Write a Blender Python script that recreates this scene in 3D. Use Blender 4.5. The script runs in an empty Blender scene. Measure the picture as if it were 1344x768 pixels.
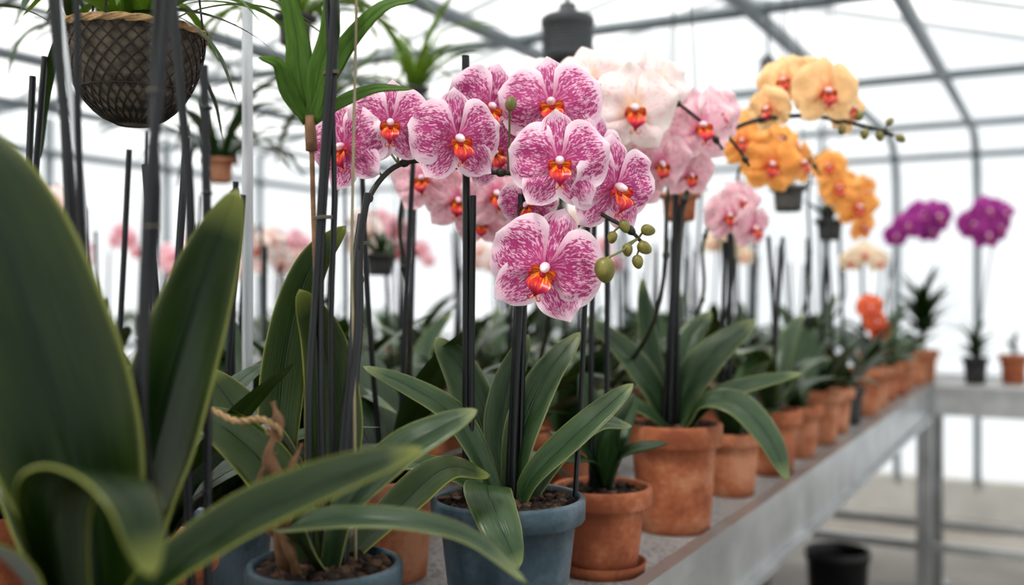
import bpy, math, random
from mathutils import Vector, Matrix, noise
random.seed(11)
sc = bpy.context.scene
COL = sc.collection
V = Vector
BT = 0.85            # bench top height
CZ = 1.2
D = V((0.474, 0.8805, 0)); NN = V((-0.8805, 0.474, 0)); E0 = V((0.183, 1.244, 0))
def W(s, t, z=BT):
    p = E0 + D*s + NN*t
    return V((p.x, p.y, z))

# ------------------------------------------------------------ materials
def newmat(name):
    m = bpy.data.materials.new(name); m.use_nodes = True
    nt = m.node_tree; b = nt.nodes["Principled BSDF"]
    return m, nt, b
def L(nt, a, b): nt.links.new(a, b)
def nd(nt, typ): return nt.nodes.new(typ)
def math_n(nt, op, a, b=None, clamp=False):
    n = nt.nodes.new("ShaderNodeMath"); n.operation = op; n.use_clamp = clamp
    for i, x in enumerate((a, b)):
        if x is None: continue
        if isinstance(x, (int, float)): n.inputs[i].default_value = x
        else: L(nt, x, n.inputs[i])
    return n.outputs[0]
def mixc(nt, f, a, b):
    n = nt.nodes.new("ShaderNodeMix"); n.data_type = 'RGBA'
    for sock, x in ((n.inputs[0], f), (n.inputs[6], a), (n.inputs[7], b)):
        if isinstance(x, (int, float)): sock.default_value = x
        elif isinstance(x, tuple): sock.default_value = (*x, 1)
        else: L(nt, x, sock)
    return n.outputs[2]
def ramp(nt, f, stops):
    n = nt.nodes.new("ShaderNodeValToRGB"); e = n.color_ramp.elements
    while len(e) < len(stops): e.new(0.5)
    for i, (p, c) in enumerate(stops):
        e[i].position = p; e[i].color = (*c, 1) if len(c) == 3 else c
    L(nt, f, n.inputs[0]); return n.outputs[0]
def bumpn(nt, b, h, strength=0.3, dist=0.002):
    n = nt.nodes.new("ShaderNodeBump"); n.inputs["Strength"].default_value = strength
    n.inputs["Distance"].default_value = dist
    L(nt, h, n.inputs["Height"]); L(nt, n.outputs[0], b.inputs["Normal"])
def simple(name, c, rough=0.5, metal=0.0, var=0.15, scale=30, bump=0.0):
    m, nt, b = newmat(name)
    tc = nd(nt, "ShaderNodeTexCoord"); no = nd(nt, "ShaderNodeTexNoise"); no.inputs["Scale"].default_value = scale
    no.inputs["Detail"].default_value = 4
    L(nt, tc.outputs["Object"], no.inputs["Vector"])
    c2 = tuple(x*(1-var) for x in c); c3 = tuple(min(1, x*(1+var)) for x in c)
    L(nt, ramp(nt, no.outputs[0], [(0.3, c2), (0.7, c3)]), b.inputs["Base Color"])
    b.inputs["Roughness"].default_value = rough; b.inputs["Metallic"].default_value = metal
    if bump: bumpn(nt, b, no.outputs[0], bump, 0.003)
    return m

def leaf_mat(name, dark, light, edge=None, rough=0.30, trans=0.06, spec=0.32, flush=.16):
    m, nt, b = newmat(name)
    uv = nd(nt, "ShaderNodeUVMap"); sx = nd(nt, "ShaderNodeSeparateXYZ"); L(nt, uv.outputs[0], sx.inputs[0])
    mp = nd(nt, "ShaderNodeMapping"); mp.inputs["Scale"].default_value = (30, 1.2, 1)
    L(nt, uv.outputs[0], mp.inputs[0])
    st = nd(nt, "ShaderNodeTexNoise"); st.inputs["Scale"].default_value = 1.0; st.inputs["Detail"].default_value = 3
    L(nt, mp.outputs[0], st.inputs["Vector"])
    mp2 = nd(nt, "ShaderNodeMapping"); mp2.inputs["Scale"].default_value = (3, 3, 1); L(nt, uv.outputs[0], mp2.inputs[0])
    bl = nd(nt, "ShaderNodeTexNoise"); bl.inputs["Scale"].default_value = 1.6; L(nt, mp2.outputs[0], bl.inputs["Vector"])
    oi = nd(nt, "ShaderNodeObjectInfo")
    f = math_n(nt, 'ADD', math_n(nt, 'MULTIPLY', st.outputs[0], 0.45), math_n(nt, 'MULTIPLY', bl.outputs[0], 0.55))
    f = math_n(nt, 'ADD', f, math_n(nt, 'MULTIPLY', math_n(nt, 'SUBTRACT', oi.outputs["Random"], 0.5), 0.26))
    c = ramp(nt, f, [(0.32, dark), (0.68, light)])
    au = math_n(nt, 'ABSOLUTE', math_n(nt, 'SUBTRACT', sx.outputs[0], 0.5))
    rib = math_n(nt, 'SUBTRACT', 1.0, math_n(nt, 'MULTIPLY', au, 45.0), clamp=True)
    c = mixc(nt, math_n(nt, 'MULTIPLY', rib, 0.5), c, tuple(x*0.4 for x in dark))
    if edge:
        e = math_n(nt, 'MULTIPLY', math_n(nt, 'SUBTRACT', au, 0.466), 30.0, clamp=True)
        tip = math_n(nt, 'MULTIPLY', math_n(nt, 'SUBTRACT', sx.outputs[1], 0.88), 6.0, clamp=True)
        e = math_n(nt, 'MAXIMUM', e, tip)
        c = mixc(nt, math_n(nt, 'MULTIPLY', e, 0.7), c, edge)
        c = mixc(nt, math_n(nt, 'MULTIPLY', math_n(nt, 'POWER', math_n(nt, 'MULTIPLY', au, 2.0), 4.0), flush), c, edge)
    L(nt, c, b.inputs["Base Color"])
    b.inputs["Roughness"].default_value = rough
    b.inputs["Specular IOR Level"].default_value = spec
    bumpn(nt, b, math_n(nt, 'ADD', st.outputs[0], math_n(nt, 'MULTIPLY', rib, -1.5)), 0.4, 0.0012)
    tr = nd(nt, "ShaderNodeBsdfTranslucent"); L(nt, mixc(nt, 0.5, c, (0.18, 0.26, 0.015)), tr.inputs[0])
    mx = nd(nt, "ShaderNodeMixShader"); mx.inputs[0].default_value = trans
    L(nt, b.outputs[0], mx.inputs[1]); L(nt, tr.outputs[0], mx.inputs[2])
    L(nt, mx.outputs[0], nt.nodes["Material Output"].inputs[0])
    return m

def petal_mat(name, pale, vein, base, amount=1.0, thr=0.46, wash=0.35, sc1=(17, 6.5), sc2=(44, 15), core=None, mk=.30):
    """UV: u = petal index + across(0..1), v = along. Streaky radiating veins, pale margin."""
    m, nt, b = newmat(name)
    uv = nd(nt, "ShaderNodeUVMap"); sx = nd(nt, "ShaderNodeSeparateXYZ"); L(nt, uv.outputs[0], sx.inputs[0])
    fu = math_n(nt, 'FRACT', sx.outputs[0]); v = sx.outputs[1]
    mp = nd(nt, "ShaderNodeMapping"); mp.inputs["Scale"].default_value = (*sc1, 1); L(nt, uv.outputs[0], mp.inputs[0])
    n1 = nd(nt, "ShaderNodeTexNoise"); n1.inputs["Scale"].default_value = 1.0; n1.inputs["Detail"].default_value = 2.5
    n1.inputs["Distortion"].default_value = 0.7
    L(nt, mp.outputs[0], n1.inputs["Vector"])
    mp2 = nd(nt, "ShaderNodeMapping"); mp2.inputs["Scale"].default_value = (*sc2, 1); L(nt, uv.outputs[0], mp2.inputs[0])
    n2 = nd(nt, "ShaderNodeTexNoise"); n2.inputs["Scale"].default_value = 1.0; n2.inputs["Detail"].default_value = 1
    L(nt, mp2.outputs[0], n2.inputs["Vector"])
    f = math_n(nt, 'ADD', math_n(nt, 'MULTIPLY', n1.outputs[0], 0.55), math_n(nt, 'MULTIPLY', n2.outputs[0], 0.45))
    au = math_n(nt, 'MULTIPLY', math_n(nt, 'ABSOLUTE', math_n(nt, 'SUBTRACT', fu, 0.5)), 2.0)
    mar = math_n(nt, 'MAXIMUM', math_n(nt, 'POWER', au, 5.0), math_n(nt, 'POWER', v, 8.0))
    f = math_n(nt, 'SUBTRACT', f, math_n(nt, 'MULTIPLY', mar, mk))
    vm = math_n(nt, 'MULTIPLY', math_n(nt, 'SUBTRACT', f, thr), 12.0, clamp=True)
    vm = math_n(nt, 'MULTIPLY', vm, amount)
    ws = math_n(nt, 'MULTIPLY', math_n(nt, 'SUBTRACT', 1.0, mar), wash, clamp=True)
    c = mixc(nt, ws, pale, base)
    c = mixc(nt, vm, c, vein)
    if core:
        k = math_n(nt, 'MULTIPLY', math_n(nt, 'SUBTRACT', 0.34, v), 4.0, clamp=True)
        c = mixc(nt, math_n(nt, 'MULTIPLY', k, 0.75), c, core)
    L(nt, c, b.inputs["Base Color"])
    b.inputs["Roughness"].default_value = 0.42
    b.inputs["Specular IOR Level"].default_value = 0.35
    bumpn(nt, b, n1.outputs[0], 0.35, 0.0015)
    tr = nd(nt, "ShaderNodeBsdfTranslucent"); L(nt, c, tr.inputs[0])
    mx = nd(nt, "ShaderNodeMixShader"); mx.inputs[0].default_value = 0.22
    L(nt, b.outputs[0], mx.inputs[1]); L(nt, tr.outputs[0], mx.inputs[2])
    L(nt, mx.outputs[0], nt.nodes["Material Output"].inputs[0])
    return m
def lip_mat(name, c1, c2, c3):
    m, nt, b = newmat(name)
    uv = nd(nt, "ShaderNodeUVMap"); sx = nd(nt, "ShaderNodeSeparateXYZ"); L(nt, uv.outputs[0], sx.inputs[0])
    mp = nd(nt, "ShaderNodeMapping"); mp.inputs["Scale"].default_value = (12, 2.5, 1); L(nt, uv.outputs[0], mp.inputs[0])
    n1 = nd(nt, "ShaderNodeTexNoise"); n1.inputs["Scale"].default_value = 1.0; L(nt, mp.outputs[0], n1.inputs["Vector"])
    f = math_n(nt, 'ADD', math_n(nt, 'MULTIPLY', n1.outputs[0], 0.9), math_n(nt, 'MULTIPLY', sx.outputs[1], 0.42))
    c = ramp(nt, f, [(0.46, c1), (0.56, c2), (0.80, c3)])
    L(nt, c, b.inputs["Base Color"]); b.inputs["Roughness"].default_value = 0.32
    return m

M = {}
M['leaf_dark'] = leaf_mat("leaf_dark_green", (0.006, 0.020, 0.005), (0.022, 0.055, 0.014))
M['leaf_mid'] = leaf_mat("leaf_mid_green", (0.011, 0.031, 0.009), (0.036, 0.076, 0.024))
M['leaf_hero'] = leaf_mat("leaf_foreground_green", (0.005, 0.017, 0.002), (0.019, 0.040, 0.004), edge=(0.30, 0.32, 0.07), rough=0.27, flush=.09)
M['leaf_silver'] = leaf_mat("leaf_silvery_green", (0.014, 0.036, 0.013), (0.045, 0.085, 0.034), edge=(0.34, 0.37, 0.15), rough=0.27, spec=.42, flush=.12)
M['leaf_bright'] = leaf_mat("leaf_bright_green", (0.055, 0.13, 0.012), (0.14, 0.24, 0.03), trans=0.25)
M['pink'] = petal_mat("petal_striped_magenta", (0.96, 0.84, 0.88), (0.42, 0.016, 0.17), (0.78, 0.27, 0.49), 0.92, 0.415, 0.6, (26, 6.5), (70, 16), core=(0.48, 0.03, 0.18), mk=.42)
M['blush'] = petal_mat("petal_white_blush", (0.95, 0.88, 0.82), (0.82, 0.36, 0.46), (0.93, 0.66, 0.68), 0.45, 0.50, 0.32, core=(0.85, 0.50, 0.25))
M['rose'] = petal_mat("petal_rose", (0.93, 0.70, 0.72), (0.70, 0.12, 0.30), (0.87, 0.42, 0.50), 0.55, 0.48, 0.4, core=(0.6, 0.05, 0.2))
M['yellow'] = petal_mat("petal_peach_yellow", (0.95, 0.68, 0.38), (0.88, 0.38, 0.14), (0.93, 0.56, 0.24), 0.4, 0.50, 0.45, core=(0.78, 0.16, 0.05))
M['orange'] = petal_mat("petal_soft_orange", (0.95, 0.52, 0.17), (0.82, 0.20, 0.03), (0.91, 0.36, 0.07), 0.5, 0.50, 0.5, core=(0.70, 0.10, 0.03))
M['purple'] = petal_mat("petal_purple", (0.40, 0.05, 0.31), (0.19, 0.01, 0.13), (0.28, 0.02, 0.21), 0.7, 0.48, 0.6)
M['red'] = petal_mat("petal_red_orange", (0.85, 0.22, 0.10), (0.6, 0.06, 0.02), (0.75, 0.12, 0.05), 0.6, 0.5, 0.5)
M['cream'] = petal_mat("petal_cream", (0.90, 0.76, 0.58), (0.80, 0.50, 0.32), (0.88, 0.66, 0.46), 0.3, 0.52, 0.3)
M['lip'] = lip_mat("lip_red_orange", (0.95, 0.46, 0.05), (0.72, 0.045, 0.015), (0.40, 0.006, 0.06))
M['lip_y'] = lip_mat("lip_red_pink", (0.90, 0.35, 0.06), (0.64, 0.06, 0.04), (0.44, 0.02, 0.05))
M['lip_p'] = lip_mat("lip_deep_purple", (0.7, 0.4, 0.4), (0.28, 0.01, 0.14), (0.2, 0.0, 0.1))
M['column'] = simple("column_pale_pink", (0.90, 0.66, 0.72), 0.4)
M['bud'] = simple("bud_olive_green", (0.18, 0.16, 0.04), 0.4, 0, 0.35, 120)
M['stem'] = simple("stem_dark_olive", (0.022, 0.022, 0.012), 0.4, 0, 0.4, 60)
M['pedicel'] = simple("pedicel_green", (0.15, 0.16, 0.055), 0.5)
M['stake'] = simple("stake_black_plastic", (0.006, 0.007, 0.008), 0.34, 0, 0.3, 40)
M['bamboo'] = simple("bamboo_cane", (0.25, 0.21, 0.13), 0.6)
M['rope'] = simple("rope_jute", (0.38, 0.25, 0.13), 0.9, 0, 0.3, 200, 0.5)
M['tie'] = simple("tie_grey", (0.16, 0.14, 0.11), 0.8)
M['wood'] = simple("driftwood_brown", (0.19, 0.105, 0.055), 0.85, 0, 0.45, 60, 0.9)
M['bark'] = simple("bark_mix", (0.030, 0.017, 0.011), 0.9, 0, 0.7, 130, 0.8)
M['chip'] = simple("bark_chip", (0.085, 0.047, 0.028), 0.85, 0, 0.6, 150, 0.6)
M['alu'] = simple("aluminium_brushed", (0.45, 0.46, 0.465), 0.36, 0.75, 0.18, 9)
M['pole'] = simple("galvanised_pole", (0.52, 0.54, 0.55), 0.4, 0.5, 0.1, 15)
M['frame'] = simple("frame_painted_grey", (0.16, 0.185, 0.20), 0.5, 0.2, 0.08, 6)
M['bar'] = simple("glazing_bar_grey", (0.40, 0.42, 0.44), 0.5, 0.1, 0.05, 6)
M['lamp'] = simple("lamp_housing_grey", (0.085, 0.09, 0.095), 0.5, 0.3, 0.1, 20)
M['wire'] = simple("basket_wire", (0.040, 0.032, 0.026), 0.6, 0.3, 0.4, 80)
M['coir'] = simple("coir_lining", (0.13, 0.105, 0.08), 0.95, 0, 0.6, 90, 0.9)
M['black'] = simple("black_plastic", (0.01, 0.01, 0.012), 0.4)

def terracotta(name, a, b2, c, rough=.8):
    m, nt, b = newmat(name)
    tc = nd(nt, "ShaderNodeTexCoord"); oi = nd(nt, "ShaderNodeObjectInfo")
    n1 = nd(nt, "ShaderNodeTexNoise"); n1.inputs["Scale"].default_value = 18; n1.inputs["Detail"].default_value = 7
    n2 = nd(nt, "ShaderNodeTexNoise"); n2.inputs["Scale"].default_value = 140; n2.inputs["Detail"].default_value = 3
    ad = nd(nt, "ShaderNodeVectorMath"); ad.operation = 'ADD'
    L(nt, tc.outputs["Object"], ad.inputs[0]); L(nt, oi.outputs["Random"], ad.inputs[1])
    L(nt, ad.outputs[0], n1.inputs["Vector"]); L(nt, tc.outputs["Object"], n2.inputs["Vector"])
    f = math_n(nt, 'ADD', math_n(nt, 'MULTIPLY', n1.outputs[0], 0.75), math_n(nt, 'MULTIPLY', n2.outputs[0], 0.25))
    f = math_n(nt, 'ADD', f, math_n(nt, 'MULTIPLY', math_n(nt, 'SUBTRACT', oi.outputs["Random"], 0.5), 0.25))
    L(nt, ramp(nt, f, [(0.36, a), (0.50, b2), (0.66, c)]), b.inputs["Base Color"])
    b.inputs["Roughness"].default_value = rough
    bumpn(nt, b, n2.outputs[0], 0.3, 0.0015)
    return m
M['terra'] = terracotta("terracotta", (0.24, 0.070, 0.030), (0.37, 0.125, 0.055), (0.50, 0.24, 0.14))
M['blue'] = terracotta("glazed_blue_grey", (0.020, 0.042, 0.058), (0.038, 0.068, 0.088), (0.085, 0.12, 0.145), .38)
M['dark'] = terracotta("dark_pot", (0.03, 0.03, 0.03), (0.05, 0.05, 0.05), (0.09, 0.085, 0.08))

m, nt, b = newmat("bench_galvanised_mesh"); M['bench'] = m
tc = nd(nt, "ShaderNodeTexCoord"); vo = nd(nt, "ShaderNodeTexVoronoi"); vo.inputs["Scale"].default_value = 120
L(nt, tc.outputs["Object"], vo.inputs["Vector"])
n1 = nd(nt, "ShaderNodeTexNoise"); n1.inputs["Scale"].default_value = 5; L(nt, tc.outputs["Object"], n1.inputs["Vector"])
c = ramp(nt, vo.outputs["Distance"], [(0.15, (0.20, 0.205, 0.21)), (0.5, (0.47, 0.475, 0.48))])
c = mixc(nt, math_n(nt, 'MULTIPLY', n1.outputs[0], 0.4), c, (0.30, 0.295, 0.285))
L(nt, c, b.inputs["Base Color"]); b.inputs["Roughness"].default_value = 0.5; b.inputs["Metallic"].default_value = 0.3
bumpn(nt, b, vo.outputs["Distance"], 0.6, 0.003)
m, nt, b = newmat("concrete_floor"); M['floor'] = m
tc = nd(nt, "ShaderNodeTexCoord"); n1 = nd(nt, "ShaderNodeTexNoise"); n1.inputs["Scale"].default_value = 2.2; n1.inputs["Detail"].default_value = 9
L(nt, tc.outputs["Object"], n1.inputs["Vector"])
L(nt, ramp(nt, n1.outputs[0], [(0.35, (0.19, 0.17, 0.15)), (0.65, (0.32, 0.295, 0.265))]), b.inputs["Base Color"])
b.inputs["Roughness"].default_value = 0.6; bumpn(nt, b, n1.outputs[0], 0.2, 0.01)
M['curb'] = simple("concrete_curb", (0.45, 0.44, 0.42), 0.8, 0, 0.1, 5)
m = bpy.data.materials.new("whitewashed_glazing"); m.use_nodes = True; M['glaze'] = m
nt = m.node_tree; nt.nodes.clear()
out = nd(nt, "ShaderNodeOutputMaterial"); tl = nd(nt, "ShaderNodeBsdfTranslucent"); tp = nd(nt, "ShaderNodeBsdfTransparent"); df = nd(nt, "ShaderNodeBsdfDiffuse")
tc = nd(nt, "ShaderNodeTexCoord"); n1 = nd(nt, "ShaderNodeTexNoise"); n1.inputs["Scale"].default_value = 0.9; L(nt, tc.outputs["Object"], n1.inputs["Vector"])
cc = ramp(nt, n1.outputs[0], [(0.35, (0.78, 0.81, 0.83)), (0.65, (0.95, 0.96, 0.965))])
L(nt, cc, tl.inputs[0]); L(nt, cc, df.inputs[0]); tp.inputs[0].default_value = (0.94, 0.96, 0.97, 1)
m1 = nd(nt, "ShaderNodeMixShader"); m1.inputs[0].default_value = 0.25; L(nt, tl.outputs[0], m1.inputs[1]); L(nt, df.outputs[0], m1.inputs[2])
m2 = nd(nt, "ShaderNodeMixShader"); m2.inputs[0].default_value = 0.45; L(nt, m1.outputs[0], m2.inputs[1]); L(nt, tp.outputs[0], m2.inputs[2])
L(nt, m2.outputs[0], out.inputs[0])

# ------------------------------------------------------------ mesh builder
class MB:
    def __init__(s): s.v = []; s.f = []; s.uv = []; s.mi = []
    def grid(s, P, UV, mi=0, wrap=False):
        o = len(s.v); r = len(P); c = len(P[0])
        for i in range(r):
            for j in range(c): s.v.append(tuple(P[i][j])); s.uv.append(UV[i][j])
        for i in range(r-1):
            for j in range(c if wrap else c-1):
                k = (j+1) % c
                s.f.append((o+i*c+j, o+i*c+k, o+(i+1)*c+k, o+(i+1)*c+j)); s.mi.append(mi)
    def poly(s, pts, mi=0):
        o = len(s.v)
        for p in pts: s.v.append(tuple(p)); s.uv.append((0, 0))
        s.f.append(tuple(range(o, o+len(pts)))); s.mi.append(mi)
    def box(s, c, hx, hy, hz, mi=0, R=None):
        c = V(c); o = len(s.v)
        for dz in (-1, 1):
            for dx, dy in ((-1, -1), (1, -1), (1, 1), (-1, 1)):
                p = V((dx*hx, dy*hy, dz*hz))
                if R: p = R @ p
                s.v.append(tuple(c+p)); s.uv.append((0, 0))
        for q in ((3, 2, 1, 0), (4, 5, 6, 7), (0, 1, 5, 4), (1, 2, 6, 5), (2, 3, 7, 6), (3, 0, 4, 7)):
            s.f.append(tuple(o+i for i in q)); s.mi.append(mi)
    def beam(s, a, b, w, h, mi=0):
        a = V(a); b = V(b); t = (b-a); l = t.length; t.normalize()
        up = V((0, 0, 1)) if abs(t.z) < 0.95 else V((D.x, D.y, 0))
        x = t.cross(up).normalized(); u = x.cross(t)
        s.box((a+b)/2, l/2, w/2, h/2, mi, Matrix((t, x, u)).transposed())
    def lathe(s, prof, n=32, mi=0, c=(0, 0, 0)):
        P = [[(c[0]+r*math.cos(2*math.pi*j/n), c[1]+r*math.sin(2*math.pi*j/n), c[2]+z) for j in range(n)] for r, z in prof]
        UV = [[(j/n, i/len(prof)) for j in range(n)] for i in range(len(prof))]
        s.grid(P, UV, mi, True)
    def tube(s, pts, rad, n=8, mi=0, steps=0, cap=True):
        if steps: pts = catmull(pts, steps)
        pts = [V(p) for p in pts]; m = len(pts)
        R = rad if callable(rad) else (lambda q: rad)
        T = [(pts[min(i+1, m-1)]-pts[max(i-1, 0)]).normalized() for i in range(m)]
        ref = V((0, 0, 1)) if abs(T[0].z) < 0.9 else V((1, 0, 0))
        x = T[0].cross(ref).normalized(); P = []; UV = []
        for i in range(m):
            x = (x - T[i]*x.dot(T[i])).normalized(); y = T[i].cross(x); r = R(i/(m-1))
            P.append([pts[i]+(x*math.cos(2*math.pi*j/n)+y*math.sin(2*math.pi*j/n))*r for j in range(n)])
            UV.append([(j/n, i/m) for j in range(n)])
        s.grid(P, UV, mi, True)
        if cap:
            s.poly(list(reversed(P[0])), mi); s.poly(P[-1], mi)
    def ellipsoid(s, c, d, rl, rw, mi=0, n=12, m=9):
        c = V(c); d = V(d).normalized(); ref = V((0, 0, 1)) if abs(d.z) < 0.9 else V((1, 0, 0))
        x = d.cross(ref).normalized(); y = d.cross(x); P = []; UV = []
        for i in range(m+1):
            a = math.pi*i/m; k = -math.cos(a); rr = max(math.sin(a), 0.01)*rw*(1-0.15*k)
            P.append([c+d*rl*k+(x*math.cos(2*math.pi*j/n)+y*math.sin(2*math.pi*j/n))*rr for j in range(n)])
            UV.append([(j/n, i/m) for j in range(n)])
        s.grid(P, UV, mi, True)
    def leaf(s, pts, hw, n0=(0, -0.5, 0.85), n1=None, fold=0.18, mi=0, nv=26, nu=9, base=0.5, tip=3.2, wave=0.0, camber=0.12):
        C = catmull(pts, nv); m = len(C); n0 = V(n0); n1 = V(n1) if n1 else n0
        P = []; UV = []; ph = random.random()*9
        for i in range(m):
            q = i/(m-1)
            T = (C[min(i+1, m-1)]-C[max(i-1, 0)]).normalized(); N = n0.lerp(n1, q)
            S = T.cross(N).normalized(); N = S.cross(T)
            sm = min(1, q/0.5); sm = sm*sm*(3-2*sm)
            w = hw*(base+(1-base)*sm)*max(0.0, 1-q**tip)**0.62 + 0.0002
            row = []; ur = []
            for j in range(nu):
                u = -1+2*j/(nu-1)
                h = fold*abs(u)*w*(1.3-q) - camber*u*u*w + wave*w*math.sin(q*11+ph+u)*abs(u)
                row.append(C[i]+S*u*w+N*h); ur.append((0.5+0.5*u, q))
            P.append(row); UV.append(ur)
        s.grid(P, UV, mi)
    def obj(s, name, mats, parent=None, smooth=True, solid=0.0, link=True):
        off = parent.location if parent is not None else V((0, 0, 0))
        me = bpy.data.meshes.new(name)
        me.from_pydata([(V(p)-off) for p in s.v], [], s.f)
        uvl = me.uv_layers.new(name="UVMap")
        li = [0]*len(me.loops); me.loops.foreach_get("vertex_index", li)
        flat = []
        for i in li: flat += [s.uv[i][0], s.uv[i][1]]
        uvl.data.foreach_set("uv", flat)
        for mt in mats: me.materials.append(M[mt])
        me.polygons.foreach_set("material_index", s.mi)
        me.polygons.foreach_set("use_smooth", [smooth]*len(s.f))
        me.update()
        if not link: return me
        ob = bpy.data.objects.new(name, me); COL.objects.link(ob)
        if parent is not None: ob.parent = parent
        if solid:
            md = ob.modifiers.new("thickness", 'SOLIDIFY'); md.thickness = solid; md.offset = 0
        return ob

def catmull(pts, n):
    pts = [V(p) for p in pts]
    if len(pts) == 2: return [pts[0].lerp(pts[1], i/n) for i in range(n+1)]
    Q = [pts[0]*2-pts[1]]+pts+[pts[-1]*2-pts[-2]]; k = len(pts)-1; out = []
    for i in range(n+1):
        g = i/n*k; a = min(int(g), k-1); t = g-a; p0, p1, p2, p3 = Q[a:a+4]
        out.append(0.5*((2*p1)+(p2-p0)*t+(2*p0-5*p1+4*p2-p3)*t*t+(3*p1-p0-3*p2+p3)*t**3))
    return out
def empty(name, loc, rz=0.0):
    e = bpy.data.objects.new(name, None); e.location = loc; e.rotation_euler[2] = rz
    e.empty_display_size = 0.05; COL.objects.link(e); return e
def inst(name, me, parent, loc=(0, 0, 0), rot=(0, 0, 0), sc_=1.0):
    o = bpy.data.objects.new(name, me); COL.objects.link(o); o.parent = parent
    o.location = loc; o.rotation_euler = rot; o.scale = (sc_,)*3; return o

# ------------------------------------------------------------ orchid flower
def petal(mb, ang, ln, hw, z0, curl, cup, idx, mi=0, nv=18, nu=15, pk=0.75, pw=0.55, claw=0.32, ruf=0.03, seed=0, tw=0.0):
    P = []; UV = []; ca, sa = math.cos(ang), math.sin(ang)
    for i in range(nv+1):
        q = 1-(1-i/nv)**1.35
        w = hw*max(math.sin(math.pi*q**pk), 0)**pw
        if q < claw:
            k = q/claw; w = w*(0.35+0.65*k*k*(3-2*k))
        w = max(w, 0.004)
        row = []; ur = []
        for j in range(nu+1):
            u = -1+2*j/nu
            a = q*ln*(1-0.06*u*u*q); ac = u*w
            nz = noise.noise(V((a*2.6+seed*3.1+idx*7, ac*2.6, seed*1.7)))
            n3 = noise.noise(V((a*6+seed*5.1, ac*6+idx*3, seed*2.7)))
            z = z0+curl*q*q+cup*u*u*w+ruf*nz*(0.4+q)*2.2+tw*u*w+0.05*n3*(abs(u)**2+q**3)*q
            row.append((ca*a-sa*ac, sa*a+ca*ac, z)); ur.append((idx+0.002+0.996*j/nu, q))
        P.append(row); UV.append(ur)
    mb.grid(P, UV, mi)
def flower_mesh(name, pm, lm, seed):
    random.seed(seed*17+3); r = lambda a: random.uniform(-a, a)
    mb = MB()
    for idx, an in ((0, 90), (1, 230), (2, 310)):
        petal(mb, math.radians(an+r(5)), 1.01, 0.40, -0.05, -0.12+r(.10), -0.24, idx, pk=.98, pw=.52, claw=0.25, seed=seed, ruf=.055)
    petal(mb, math.radians(15+r(4)), 1.0, 0.66, 0.02, -0.13+r(.12), -0.20, 3, pk=1.12, pw=0.47, claw=0.36, ruf=0.065, seed=seed, tw=0.08)
    petal(mb, math.radians(165+r(4)), 1.0, 0.66, 0.02, -0.13+r(.12), -0.20, 4, pk=1.12, pw=0.47, claw=0.36, ruf=0.065, seed=seed, tw=-0.08)
    k0 = 0.86
    def sc3(p): return (p[0]*k0, p[1]*k0, p[2]*k0)
    for sg in (-1, 1):
        P = []; UV = []
        for i in range(9):
            q = i/8; w = 0.13*math.sin(math.pi*(0.12+0.86*q))**0.7
            row = []; ur = []
            for j in range(7):
                u = -1+2*j/6
                row.append(sc3((sg*(0.05+0.22*math.sin(q*2.1)-0.03*u*u), -0.10-0.03*q+u*w*0.95, 0.05+0.27*q+0.04*u))); ur.append((j/6, q*0.7))
            P.append(row); UV.append(ur)
        mb.grid(P, UV, 1)
    P = []; UV = []
    for i in range(13):
        q = i/12; w = (0.06+0.18*math.sin(math.pi*min(1, q*1.15))**1.2)*(1 if q < .8 else 1-(q-.8)*3.6)
        row = []; ur = []
        for j in range(9):
            u = -1+2*j/8
            row.append(sc3((u*w, -0.08-0.48*q, 0.06+0.30*math.sin(q*2.4)+0.35*abs(u)*w-0.05*q))); ur.append((0.5+0.5*u, q))
        P.append(row); UV.append(ur)
    mb.grid(P, UV, 1)
    for sg in (-1, 1):
        mb.tube([sc3(p) for p in ((sg*0.02, -0.54, 0.18), (sg*0.08, -0.62, 0.22), (sg*0.13, -0.58, 0.30), (sg*0.09, -0.52, 0.32))], lambda q: 0.018*(1-0.7*q), 5, 1, 8)
    mb.ellipsoid((0, -0.11, 0.14), (0, -0.3, 1), 0.06, 0.06, 1, 8, 6)
    mb.ellipsoid((0, 0.01, 0.15), (0, -0.15, 1), 0.17, 0.085, 2, 10, 8)
    mb.ellipsoid((0, -0.01, 0.29), (0, -0.6, 1), 0.05, 0.055, 2, 8, 6)
    return mb.obj(name, [pm, lm, 'column'], link=False)
FL = {}
for key, lm in (('pink', 'lip'), ('blush', 'lip'), ('rose', 'lip'), ('yellow', 'lip_y'), ('orange', 'lip_y'), ('purple', 'lip_p'), ('red', 'lip_y'), ('cream', 'lip_y')):
    FL[key] = [flower_mesh("orchid_bloom_%s_%d" % (key, k), key, lm, k+1) for k in range(6 if key == 'pink' else 3)]
random.seed(5)
FC = [0]
def flower(parent, pos, face, roll, r, key, var=None, local=False):
    FC[0] += 1
    Z = V(face).normalized(); Y = V((0, 0, 1)); X = Y.cross(Z).normalized(); Y = Z.cross(X)
    R = Matrix((X, Y, Z)).transposed() @ Matrix.Rotation(math.radians(roll), 3, 'Z')
    lst = FL[key]; me = lst[(FC[0] if var is None else var) % len(lst)]
    o = bpy.data.objects.new("orchid_flower", me); COL.objects.link(o); o.parent = parent
    p = V(pos) if local else V(pos)-parent.location
    o.matrix_local = Matrix.Translation(p) @ R.to_4x4() @ Matrix.Scale(r, 4)
    return o
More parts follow.
